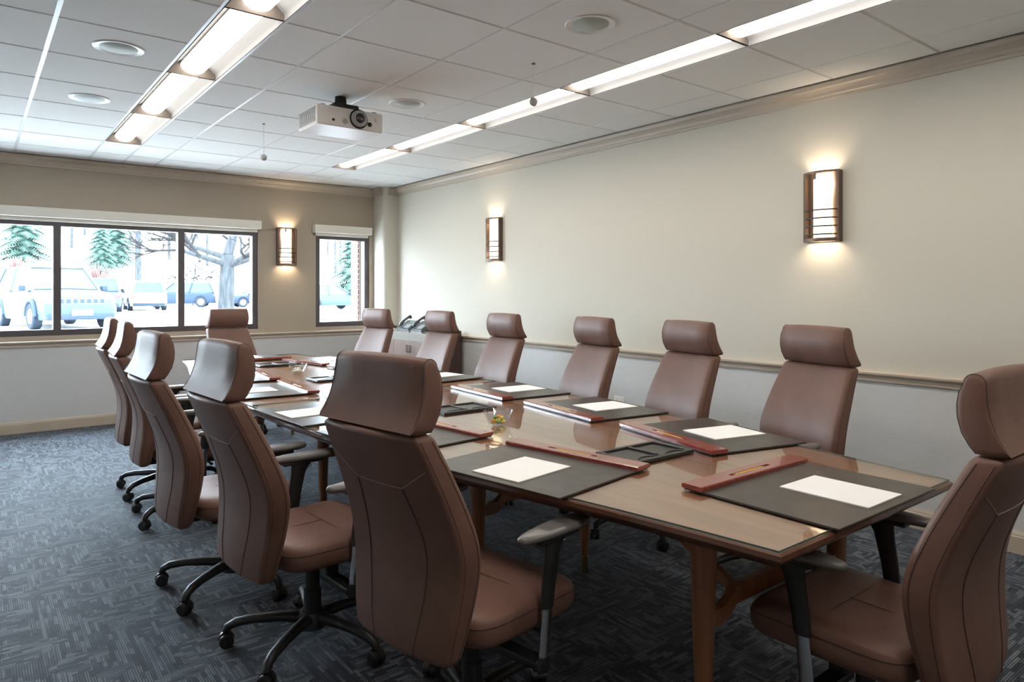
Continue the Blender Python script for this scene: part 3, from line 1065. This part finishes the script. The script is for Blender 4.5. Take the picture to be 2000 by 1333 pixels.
for i, (x, y, a, who, pc) in enumerate(SEATS):
    a = R(a)
    c, s = math.cos(a), math.sin(a)
    o = bl if i == 0 else copy_tree(bl)
    o.location = (x, y, GT)
    o.rotation_euler = (0, 0, a)
    o['label'] = 'black blotter with cherry bar before ' + who
    o = pp if i == 0 else copy_tree(pp)
    ox, oy = -0.075, (0.0, -0.01, 0.012)[i % 3]
    if i == 11:
        ox, oy = -0.08, -0.035
    o.location = (x + ox * c - oy * s, y + ox * s + oy * c, GT + 0.007)
    o.rotation_euler = (0, 0, a)
    o['label'] = 'white paper pad on the blotter before ' + who
    o = pn if i == 0 else copy_tree(pn)
    ox, oy = 0.210, 0.0
    o.location = (x + ox * c - oy * s, y + ox * s + oy * c, GT + 0.0139)
    o.rotation_euler = (0, 0, a + (PI if i == 11 else 0))
    o['label'] = 'yellow pencil on the cherry bar before ' + who


def make_tray():
    t = thing('coaster_tray', 'x', 'tray', group='black leather coaster trays along the table middle')
    obj('tray_base', MB().cbox(-0.165, 0.165, -0.105, 0.105, 0, 0.005, 0.0015), 'tray', t)
    for k, (x0, x1, y0, y1) in enumerate(((-0.165, 0.165, 0.085, 0.105), (-0.165, 0.165, -0.105, -0.085),
                                          (-0.165, -0.145, -0.085, 0.085), (0.145, 0.165, -0.085, 0.085), (-0.007, 0.007, -0.06, 0.085))):
        obj('rim', MB().cbox(x0, x1, y0, y1, 0.004, 0.012, 0.002), 'tray', t)
    for s in (-1, 1):
        p = [(s * 0.076 + 0.07 * math.cos(a), -0.105 + 0.045 * math.sin(a), 0.010) for a in [PI * k / 10 for k in range(11)]]
        obj('curved_lip', MB().tube(p, 0.003, 6), 'tray', t, True)
    index_tree(t)
    return t


tr = make_tray()
for i, (y, lb) in enumerate(((1.785, 'black coaster tray between the coloured candy bowl and the table end'),
                             (3.07, 'black coaster tray just past the bowl of coloured candy'),
                             (4.70, 'black coaster tray before the bowl of cream candy'),
                             (5.90, 'black coaster tray closest to the wide window'))):
    o = tr if i == 0 else copy_tree(tr)
    o.location = (TC, y, GT)
    o['label'] = lb


def bowl(x, y, lb, cols, words, grp):
    t = thing('glass_bowl', lb, 'bowl', (x, y, GT), 0, 'cut glass candy bowls')
    n = 24
    rings = []
    for r, z, w in ((0.0, 0.0, 0), (0.044, 0.0, 0), (0.047, 0.006, 0.03), (0.056, 0.034, 0.10), (0.066, 0.062, 0.12), (0.0685, 0.066, 0.12),
                    (0.065, 0.066, 0.05), (0.053, 0.034, 0.0), (0.042, 0.010, 0), (0.0, 0.008, 0)):
        rings.append([(max(r, 0.0005) * (1 + w * (k % 2)) * math.cos(2 * PI * k / n), max(r, 0.0005) * (1 + w * (k % 2)) * math.sin(2 * PI * k / n),
                       z + (0.004 * (k % 2) if 0.06 < z else 0)) for k in range(n)])
    obj('bowl_body', MB().loft(rings), 'crystal', t)
    # one in the middle, a ring of five round it, three resting on top, each turned along its ring
    spots = [(0.0, 0.0, 0.0168, 0.0)]
    spots += [(0.027 * math.cos(a), 0.027 * math.sin(a), 0.0180, a + PI / 2) for a in [0.3 + 2 * PI * k / 5 for k in range(5)]]
    spots += [(0.0178 * math.cos(a), 0.0178 * math.sin(a), 0.0355, a + PI / 2) for a in [0.9 + 2 * PI * k / 3 for k in range(3)]]
    for k, (dx, dy, dz, da) in enumerate(spots):
        cm = cols[k % len(cols)]
        cd = thing('candy', words[k % len(cols)], 'candy', (x + dx, y + dy, GT + dz), da, grp)
        obj('sweet', MB().sphere((0, 0, 0), 0.0092, 1.2, 1, 0.9, 12, 8), cm, cd, True, 80)
        for s in (-1, 1):
            obj('wrapper_twist', MB().loft([[(s * 0.0102, 0.002 * math.cos(q), 0.002 * math.sin(q)) for q in [PI / 3 * v for v in range(6)]],
                                            [(s * 0.0142, 0.0055 * math.cos(q), 0.004 * math.sin(q)) for q in [PI / 3 * v for v in range(6)]]]), cm, cd)


bowl(1.955, 2.60, 'cut glass bowl of orange, green and yellow candy on the glass tabletop', ['candy_o', 'candy_g', 'candy_y'],
     ['wrapped orange candy in the glass bowl', 'wrapped green candy in the glass bowl', 'wrapped yellow candy in the glass bowl'],
     'coloured candy in the glass bowl')
bowl(1.98, 5.20, 'cut glass bowl of cream candy on the tabletop towards the window', ['candy_w'],
     ['wrapped cream candy in the glass bowl towards the window'], 'cream candy in the glass bowl')

# ------------------------------------------------------------------ credenza and telephones
CX0, CY0, CY1 = 3.85, 6.385, 7.885
cr = thing('credenza', 'dark wood credenza with taupe doors and granite top in the corner', 'cabinet', (0, 0, 0))
for y in (CY0, CY1 - 0.03):
    obj('side_panel', MB().cbox(CX0, XW - 0.04, y, y + 0.03, 0, 0.94, 0.003), 'credenza_dark', cr)
obj('carcass', MB().box(CX0 + 0.025, XW - 0.05, CY0 + 0.03, CY1 - 0.03, 0.07, 0.885), 'credenza_dark', cr)
obj('plinth', MB().box(CX0 + 0.05, XW - 0.06, CY0 + 0.03, CY1 - 0.03, 0, 0.07), 'credenza_dark', cr)
obj('granite_top', MB().cbox(CX0 + 0.004, XW - 0.04, CY0 + 0.03, CY1 - 0.03, 0.885, 0.918, 0.003), 'granite', cr)
obj('granite_apron', MB().cbox(CX0 + 0.003, CX0 + 0.024, CY0 + 0.031, CY1 - 0.031, 0.825, 0.886, 0.002), 'granite', cr)
n = 4
dw = (CY1 - CY0 - 0.06) / n
for k in range(n):
    ya = CY0 + 0.03 + k * dw
    d = obj('door', MB().cbox(CX0 + 0.004, CX0 + 0.024, ya + 0.002, ya + dw - 0.002, 0.08, 0.822, 0.002), 'credenza', cr)
    yh = ya + dw - 0.05 if k % 2 == 0 else ya + 0.05
    yb_ = ya + dw - 0.02 if k % 2 == 0 else ya + 0.02
    z0, z1 = 0.70, 0.78
    obj('handle', MB().tube([(CX0 + 0.004, yb_, z0), (CX0 - 0.012, yb_, z0), (CX0 - 0.012, yh, z0), (CX0 - 0.012, yh, z1),
                             (CX0 - 0.012, yb_, z1), (CX0 - 0.012, yb_, z0)], 0.0035, 6), 'dark_metal', d)


def phone(x, y, rz, lb):
    t = thing('desk_telephone', lb, 'telephone', (x, y, 0.918), rz, 'desk telephones on the credenza')
    w = MB()       # wedge base, faces -x
    w.prism([(-0.10, 0.0), (0.09, 0.0), (0.09, 0.105), (0.07, 0.115), (-0.095, 0.022), (-0.10, 0.015)], 'y', -0.095, 0.095)
    obj('base', w, 'phone', t)
    face = lambda u: (-0.095 + 0.165 * u, 0.0225 + 0.0935 * u)
    def panel(nm, u0, u1, y0, y1, m):
        a, b = face(u0), face(u1)
        nx, nz = -0.49, 0.87
        ring = lambda h: [(a[0] + nx * h, y0, a[1] + nz * h), (b[0] + nx * h, y0, b[1] + nz * h), (b[0] + nx * h, y1, b[1] + nz * h), (a[0] + nx * h, y1, a[1] + nz * h)]
        obj(nm, MB().loft([ring(0), ring(0.003)]), m, t)
    panel('keypad', 0.1, 0.55, -0.07, 0.02, 'phone_light')
    panel('display', 0.62, 0.95, -0.07, 0.02, 'screen')
    hp = [(-0.085, 0.06, 0.055), (-0.07, 0.06, 0.075), (-0.02, 0.06, 0.115), (0.045, 0.06, 0.15), (0.075, 0.06, 0.155), (0.09, 0.06, 0.142)]
    obj('handset', MB().tube(hp, [0.017, 0.024, 0.014, 0.014, 0.025, 0.018], 12), 'phone', t, True, 70)
    cd = [(-0.085 + 0.012 * math.sin(k * 0.5) - 0.0015 * k, 0.075 + 0.002 * k, 0.05 - 0.0013 * k + 0.004 * math.cos(k * 1.5)) for k in range(34)]
    obj('coiled_cord', MB().tube(cd, 0.0025, 5), 'phone', t, True)


phone(4.10, 7.22, 0.25, 'grey desk telephone with a display on the credenza, beside the pilaster')
phone(4.11, 6.92, 0.15, 'grey desk telephone on the credenza, behind the headrest of a wall-side chair')

# ------------------------------------------------------------------ projector
t = thing('ceiling_projector', 'white ceiling projector with a round lens hung over the table', 'projector', (2.003, 4.47, 2.473), 0)
b = MB().cbox(-0.238, 0.238, -0.165, 0.165, 0, 0.128, 0.012)
obj('body', b, 'proj', t, True, 40)
obj('bottom_cover', MB().cbox(-0.232, 0.232, -0.158, 0.158, -0.004, 0.004, 0.002), 'proj', t)
gx = -0.2385
for k in range(9):
    for q in range(2):
        y = -0.14 + k * 0.033
        pts = [(gx, y, 0.018), (gx, y + 0.033 * (1 if q else -1) * 0.98, 0.11)]
        if -0.15 < pts[1][1] < 0.15:
            obj('vent_slat', MB().tube(pts, 0.003, 5), 'proj_grey', t)
obj('vent_frame', MB().box(gx + 0.0002, gx + 0.004, -0.15, 0.15, 0.012, 0.116), 'proj_grey', t)
# lens, facing -y
fy = -0.165
def ycyl(prof, x, z, n=28):
    return MB().loft([[(x + r * math.cos(2 * PI * k / n), fy - y, z + r * math.sin(2 * PI * k / n)) for k in range(n)] for r, y in prof])
obj('lens_recess', ycyl([(0.064, -0.002), (0.066, 0.003), (0.062, 0.006), (0.058, 0.002)], 0.055, 0.066), 'dark_metal', t, True, 40)
lb_ = obj('lens_barrel', ycyl([(0.055, 0.0), (0.055, 0.018), (0.046, 0.020), (0.045, 0.032), (0.036, 0.034), (0.034, 0.02)], 0.055, 0.066), 'proj_grey', t, True, 40)
obj('lens_glass', ycyl([(0.034, 0.018), (0.025, 0.026), (0.012, 0.030), (0.001, 0.031)], 0.055, 0.066), 'lens', lb_, True, 60)
for x, z, r, m in ((-0.042, 0.036, 0.018, 'proj_grey'), (0.137, 0.040, 0.016, 'dark_metal'), (-0.125, 0.036, 0.009, 'dark_metal'), (0.195, 0.078, 0.017, 'valance')):
    obj('sensor_window' if m != 'valance' else 'badge', ycyl([(r, -0.002), (r, 0.003), (r * 0.8, 0.004)], x, z, 18), m, t, True, 40)
for x in (-0.18, 0.19):
    obj('foot', MB().lathe([(0.02, 0.127), (0.02, 0.136), (0.016, 0.14)], 14, (x, -0.12, 0)), 'proj_grey', t, True, 40)
obj('mount_plate', MB().cbox(-0.10, 0.085, -0.12, 0.10, 0.127, 0.170, 0.014), 'dark_metal', t)
obj('mount_neck', MB().lathe([(0.06, 0.168), (0.042, 0.185), (0.038, 0.2395)], 20, (0, 0.0, 0)), 'dark_metal', t, True, 40)


# ------------------------------------------------------------------ outside: car park, bank, trees, cars
GZ = 0.35
CA, SA = math.cos(R(38.07)), math.sin(R(38.07))


def out(px, w):
    """ground point seen in column px of the photograph at depth w"""
    lat = (px - 1000) / 1349.5 * w
    return (w * SA + lat * CA, w * CA - lat * SA)


struct('ground', MB().box(-60, 90, YW + 0.5, 62, GZ - 0.3, GZ), 'asphalt')
hv, hf = [], []
nx, ny = 36, 14
rnd = random.Random(3)
for j in range(ny):
    for i in range(nx):
        y = 54 + j * 8.0
        u = y - 54
        z = GZ - 0.05 + 0.11 * u + 0.0006 * u * u + (rnd.uniform(-0.25, 0.35) if j > 0 else 0)
        hv.append((-70 + i * 5.0, y, z))
for j in range(ny - 1):
    for i in range(nx - 1):
        hf.append((j * nx + i, j * nx + i + 1, (j + 1) * nx + i + 1, (j + 1) * nx + i))
hill = struct('hill', MB().add(hv, hf), 'hill', smooth=True)


def hz(y):
    u = max(0, y - 54)
    return GZ + 0.11 * u + 0.0006 * u * u


def bare_tree(seed, h, r, levels, nbr, lean=0.0, fork=0.45, drop=0.0):
    """trunk mesh and twig mesh"""
    rn = random.Random(seed)
    trunk, twigs = MB(), MB()
    top = Vector((lean, 0, h * fork))
    trunk.tube([(0, 0, -0.2), (0.01, 0, 0.1), (lean * 0.5, 0.03, h * fork * 0.5), top], [r * 1.25, r * 1.08, r * 0.98, r * 0.9], 12)

    def grow(mb, p, d, ln, rad, lv):
        mid = p + d * ln * 0.5 + Vector((rn.uniform(-1, 1), rn.uniform(-1, 1), rn.uniform(-0.5, 1))) * ln * 0.07
        end = p + d * ln
        mb.tube([p, mid, end], [rad, rad * 0.8, rad * 0.55], 5 if lv > 1 else 4, caps=False)
        if lv == 0:
            return
        for _ in range(nbr):
            a = Vector((rn.uniform(-1, 1), rn.uniform(-1, 1), rn.uniform(-0.35, 0.8)))
            nd = (d * 0.75 + a * 0.75).normalized()
            st = p + d * ln * rn.uniform(0.45, 1.0)
            grow(twigs, st, nd, ln * rn.uniform(0.55, 0.75), max(0.026, rad * 0.5), lv - 1)
    for k in range(5):
        a = k * 2 * PI / 5 + rn.uniform(-0.3, 0.3)
        el = rn.uniform(0.25, 0.8) - drop
        d = Vector((math.cos(a) * math.cos(el), math.sin(a) * math.cos(el), math.sin(el)))
        grow(trunk, top - Vector((0, 0, rn.uniform(0, h * 0.06))), d, h * 0.28, r * 0.42, levels)
    grow(trunk, top, Vector((0.1, 0.05, 1)).normalized(), h * 0.3, r * 0.7, levels)
    return trunk, twigs


def place_tree(name, label, px, w, pair, group=None, rz=0.0, sc=1.0, ground=None):
    x, y = out(px, w)
    z = hz(y) if ground is None else ground
    t = thing(name, label, 'tree', (x, y, z - 0.1), rz, group)
    t.scale = (sc, sc, sc)
    obj('trunk', pair[0], None, t)
    obj('branches', pair[1], None, t)
    return t


def as_mesh(pair, a='bark', b='twig'):
    return pair[0].mesh('trunk', a, True), pair[1].mesh('branches', b, True)


big = as_mesh(bare_tree(11, 11.5, 0.40, 3, 5, 0.1, 0.27, 0.25))
place_tree('bare_tree', 'big bare tree with a thick pale trunk at the car park edge', 441, 37, big, ground=GZ)
mid = as_mesh(bare_tree(5, 13, 0.27, 3, 4, 0.0, 0.4))
place_tree('bare_tree', 'dark-trunked bare tree on the bank behind the white car', 270, 62, mid)
far = [as_mesh(bare_tree(20 + k, 15, 0.16, 2, 4, 0.1, 0.5)) for k in range(3)]
for k in range(26):
    px = (-30, 25, 80, 105, 140, 165, 200, 232, 255, 300, 330, 352, 385, 405, 470, 488, 495, 620, 640, 655, 665, 680, 692, 560, 375, 60)[k]
    w = 74 + (k * 13) % 40
    place_tree('slender_tree', 'slender bare tree in the pale wood on the bank behind the cars', px, w, far[k % 3],
               'slender bare trees on the bank', k * 1.7, 0.85 + 0.05 * (k % 6))
sap = as_mesh(bare_tree(33, 5.0, 0.07, 2, 4, 0.0, 0.35))
place_tree('sapling', 'bare sapling beside the dark hatchback', 377, 50, sap, ground=GZ)


def evergreen(seed, h, rad):
    rn = random.Random(seed)
    trunk = MB().tube([(0, 0, -0.2), (0, 0, h * 0.96)], [h * 0.016, h * 0.003], 8)
    nd = MB()
    n = int(70 + h * 6)
    for k in range(n):
        f = (k + 0.5) / n
        z = h * (0.08 + 0.9 * f)
        ln = rad * (1 - f) ** 0.8 * rn.uniform(0.75, 1.1) + 0.15
        a = k * 2.399 + rn.uniform(-0.2, 0.2)
        ca, sa = math.cos(a), math.sin(a)
        for q in range(9):
            u = (q + 1) / 9
            x, y, zz = ca * ln * u, sa * ln * u, z - ln * 0.35 * u * u
            sd = ln * 0.42 * (1.2 - u) + 0.1
            for s in (-1, 1):
                ex, ey = x + ca * sd * 0.7 - sa * sd * s, y + sa * sd * 0.7 + ca * sd * s
                nd.add([(x, y, zz + 0.14), (x + ca * 0.35, y + sa * 0.35, zz), (ex, ey, zz - sd * 0.45)], [(0, 1, 2)])
    return trunk, nd


ev = [as_mesh(evergreen(41 + k, 9.5, 2.6), 'bark', 'needle') for k in range(2)]
for k, (px, w, sc_, lb) in enumerate(((46, 70, 1.0, 'green conifer on the bank above the silver car'),
                                      (196, 66, 0.62, 'small green conifer on the bank above the dark pickup'),
                                      (228, 72, 0.85, 'green conifer beside the dark-trunked bare tree'),
                                      (690, 62, 0.9, 'green conifer on the bank seen through the narrow window'))):
    place_tree('conifer', lb, px, w, ev[k % 2], 'conifers on the bank', k * 1.1, sc_)


def bush(px, w, r, lb):
    x, y = out(px, w)
    rn = random.Random(int(px))
    b = MB()
    for k in range(150):
        a, e = rn.uniform(0, 2 * PI), rn.uniform(0.1, 1.5)
        d = Vector((math.cos(a) * math.cos(e), math.sin(a) * math.cos(e), math.sin(e)))
        b.tube([d * 0.1, d * r * 0.6 + Vector((0, 0, 0.05)), d * r * rn.uniform(0.8, 1.1)], [0.03, 0.02, 0.01], 3, caps=False)
    t = thing('bare_bush', lb, 'bush', (x, y, hz(y) - 0.05), 0, 'bare bushes on the bank')
    obj('twigs', b, 'bush', t)


bush(188, 58, 1.9, 'russet bare bush on the bank behind the dark pickup')
bush(140, 60, 1.5, 'grey bare bush on the bank above the silver car')
bush(30, 62, 1.4, 'low bare bush on the bank below the conifer')


def car(px, w, heading, paint, lb, L=4.5, W=1.85, H=1.5, style='sedan', front=None):
    x, y = out(px, w)
    t = thing('parked_car', lb, 'car', (x, y, GZ), heading, 'cars in the car park')
    hL, hW = L / 2, W / 2
    wr = 0.36 if H > 1.6 else 0.32
    belt = H * 0.60
    hood = H * (0.60 if style == 'suv' else 0.56)
    # lower body: stations along x (front +x)
    st = [(-hL, 0.45, belt * 0.92, 0.86), (-hL + 0.12, 0.28, belt, 0.95), (-hL + 0.6, 0.24, belt, 1.0), (0, 0.24, belt * 0.98, 1.0),
          (hL * 0.38, 0.24, belt * 0.99, 1.0), (hL * 0.5, 0.24, hood, 0.98), (hL - 0.35, 0.26, hood * 0.93, 0.95),
          (hL - 0.08, 0.30, hood * 0.86, 0.90), (hL, 0.42, hood * 0.74, 0.80)]
    rings = []
    for sx, z0, z1, k in st:
        hw = hW * k
        rings.append([(sx, -hw * 0.93, z0), (sx, hw * 0.93, z0), (sx, hw, z0 + 0.18), (sx, hw, (z0 + z1) / 2), (sx, hw * 0.97, z1 - 0.10),
                      (sx, hw * 0.86, z1), (sx, 0, z1 + 0.02), (sx, -hw * 0.86, z1), (sx, -hw * 0.97, z1 - 0.10), (sx, -hw, (z0 + z1) / 2), (sx, -hw, z0 + 0.18)])
    body = obj('body', MB().loft(rings), paint, t, True, 35)
    # greenhouse
    if style == 'pickup':
        gx = [(-0.15, 0.35), (hL * 0.48, hL * 0.20)]
        g0, g1, r0, r1 = -0.35, hL * 0.46, -0.15, hL * 0.16
    elif style == 'sedan':
        g0, g1, r0, r1 = -hL * 0.78, hL * 0.46, -hL * 0.42, hL * 0.08
    else:
        g0, g1, r0, r1 = -hL * 0.95, hL * 0.46, -hL * 0.82, hL * 0.14
    bw, tw = hW * 0.90, hW * 0.70
    zb = belt - 0.03
    lo = [(g0, -bw, zb), (g1, -bw, zb), (g1, bw, zb), (g0, bw, zb)]
    hi = [(r0, -tw, H - 0.05), (r1, -tw, H - 0.05), (r1, tw, H - 0.05), (r0, tw, H - 0.05)]
    obj('roof', MB().loft([[(r0 - 0.03, -tw - 0.02, H - 0.06), (r1 + 0.05, -tw - 0.02, H - 0.06), (r1 + 0.05, tw + 0.02, H - 0.06), (r0 - 0.03, tw + 0.02, H - 0.06)],
                           [(r0 + 0.1, -tw + 0.1, H), (r1 - 0.1, -tw + 0.1, H), (r1 - 0.1, tw - 0.1, H), (r0 + 0.1, tw - 0.1, H)]]), paint, t, True, 60)
    obj('cabin_glass', MB().loft([lo, hi]), 'car_glass', t)
    lerp = lambda a, b, k: tuple(a[i] + (b[i] - a[i]) * k for i in range(3))
    for sgn in (0, 1):
        a, b_, c, d = (lo[0], lo[1], hi[1], hi[0]) if sgn == 0 else (lo[3], lo[2], hi[2], hi[3])
        for k in (0.0, 0.48, 1.0):
            p, q = lerp(a, b_, k), lerp(d, c, k)
            obj('pillar', MB().tube([p, q], 0.045, 6), paint, t)
    # wheels
    for sx in (-hL * 0.60, hL * 0.62):
        for s in (-1, 1):
            yy = s * (hW - 0.10)
            n = 20
            cyl = lambda r, d: [(sx + r * math.cos(2 * PI * k / n), yy + s * d, wr + r * math.sin(2 * PI * k / n)) for k in range(n)]
            wh = obj('wheel', MB().loft([cyl(wr, -0.11), cyl(wr, 0.09), cyl(wr * 0.9, 0.115), cyl(wr * 0.66, 0.115), cyl(wr * 0.64, 0.09)]), 'tyre', t, True, 35)
            obj('rim', MB().loft([cyl(wr * 0.64, 0.09), cyl(wr * 0.6, 0.108), cyl(wr * 0.2, 0.10), cyl(wr * 0.15, 0.118)]), 'rim', wh, True, 35)
            arch = [(sx + (wr + 0.07) * math.cos(PI * k / 12), s * (hW * 0.985), wr + (wr + 0.07) * math.sin(PI * k / 12)) for k in range(13)]
            obj('wheel_arch', MB().tube(arch, 0.055, 6), 'cartrim', t, True)
    for s in (-1, 1):
        obj('tail_lamp', MB().cbox(-hL - 0.01, -hL + 0.14, s * hW * 0.80 - 0.14, s * hW * 0.80 + 0.10, belt * 0.70, belt * 0.86, 0.02), 'tail', t)
        obj('head_lamp', MB().cbox(hL - 0.16, hL - 0.005, s * hW * 0.70 - 0.17, s * hW * 0.70 + 0.12, hood * 0.66, hood * 0.80, 0.02), 'headlamp', t)
        obj('door_mirror', MB().cbox(hL * 0.36, hL * 0.44, s * (hW + 0.06) - 0.08, s * (hW + 0.06) + 0.08, belt - 0.02, belt + 0.14, 0.03), 'cartrim', t)
    if style == 'pickup':
        obj('bed_cover', MB().cbox(-hL + 0.05, -0.35, -hW * 0.85, hW * 0.85, belt - 0.02, belt + 0.04, 0.02), 'cartrim', t)
    for e in (-1, 1):
        obj('bumper', MB().cbox(min(e * hL, e * (hL - 0.22)) - 0.02, max(e * hL, e * (hL - 0.22)) + 0.02, -hW * 0.84, hW * 0.84, 0.26, 0.42, 0.04), 'cartrim', t)
    obj('number_plate', MB().cbox(-hL - 0.035, -hL - 0.015, -0.26, 0.26, 0.48, 0.62, 0.004), 'plate', t)
    if front == 'slots':
        for k in range(7):
            yy = (k - 3) * 0.165
            xx = hL - 0.02
            fr_ = obj('grille_frame', MB().cbox(xx - 0.03, xx + 0.022, yy - 0.075, yy + 0.075, hood * 0.64, hood * 0.80, 0.02), 'rim', t)
            obj('grille_slot', MB().cbox(xx, xx + 0.03, yy - 0.058, yy + 0.058, hood * 0.66, hood * 0.78, 0.015), 'cartrim', fr_)
        obj('front_plate', MB().cbox(hL + 0.02, hL + 0.035, -0.26, 0.26, 0.38, 0.54, 0.004), 'plate', t)
        obj('hood_edge', MB().tube([(hL * 0.47, -hW * 0.8, hood + 0.02), (hL * 0.47, 0, hood + 0.045), (hL * 0.47, hW * 0.8, hood + 0.02)], 0.02, 5), 'cartrim', t)
    return t


car(104, 20.4, R(-78.5), 'car_silver', 'silver SUV with a seven-slot grille parked facing the wide window', 4.8, 1.95, 1.78, 'suv', 'slots')
car(196, 36, R(82), 'car_grey', 'grey pickup with a red tail light parked behind the silver SUV', 5.2, 1.9, 1.75, 'pickup')
car(282, 39, R(86), 'car_white', 'white car parked with its tail to the window', 4.4, 1.85, 1.6, 'suv')
car(353, 46, R(160), 'car_navy', 'dark blue hatchback SUV parked beside the white car', 4.4, 1.85, 1.66, 'suv')
car(512, 47, R(175), 'car_navy', 'dark car mostly hidden behind the window frame and tree', 4.6, 1.85, 1.5, 'sedan')
car(640, 40, R(10), 'car_silver', 'pale silver sedan seen through the narrow window', 4.7, 1.85, 1.45, 'sedan')
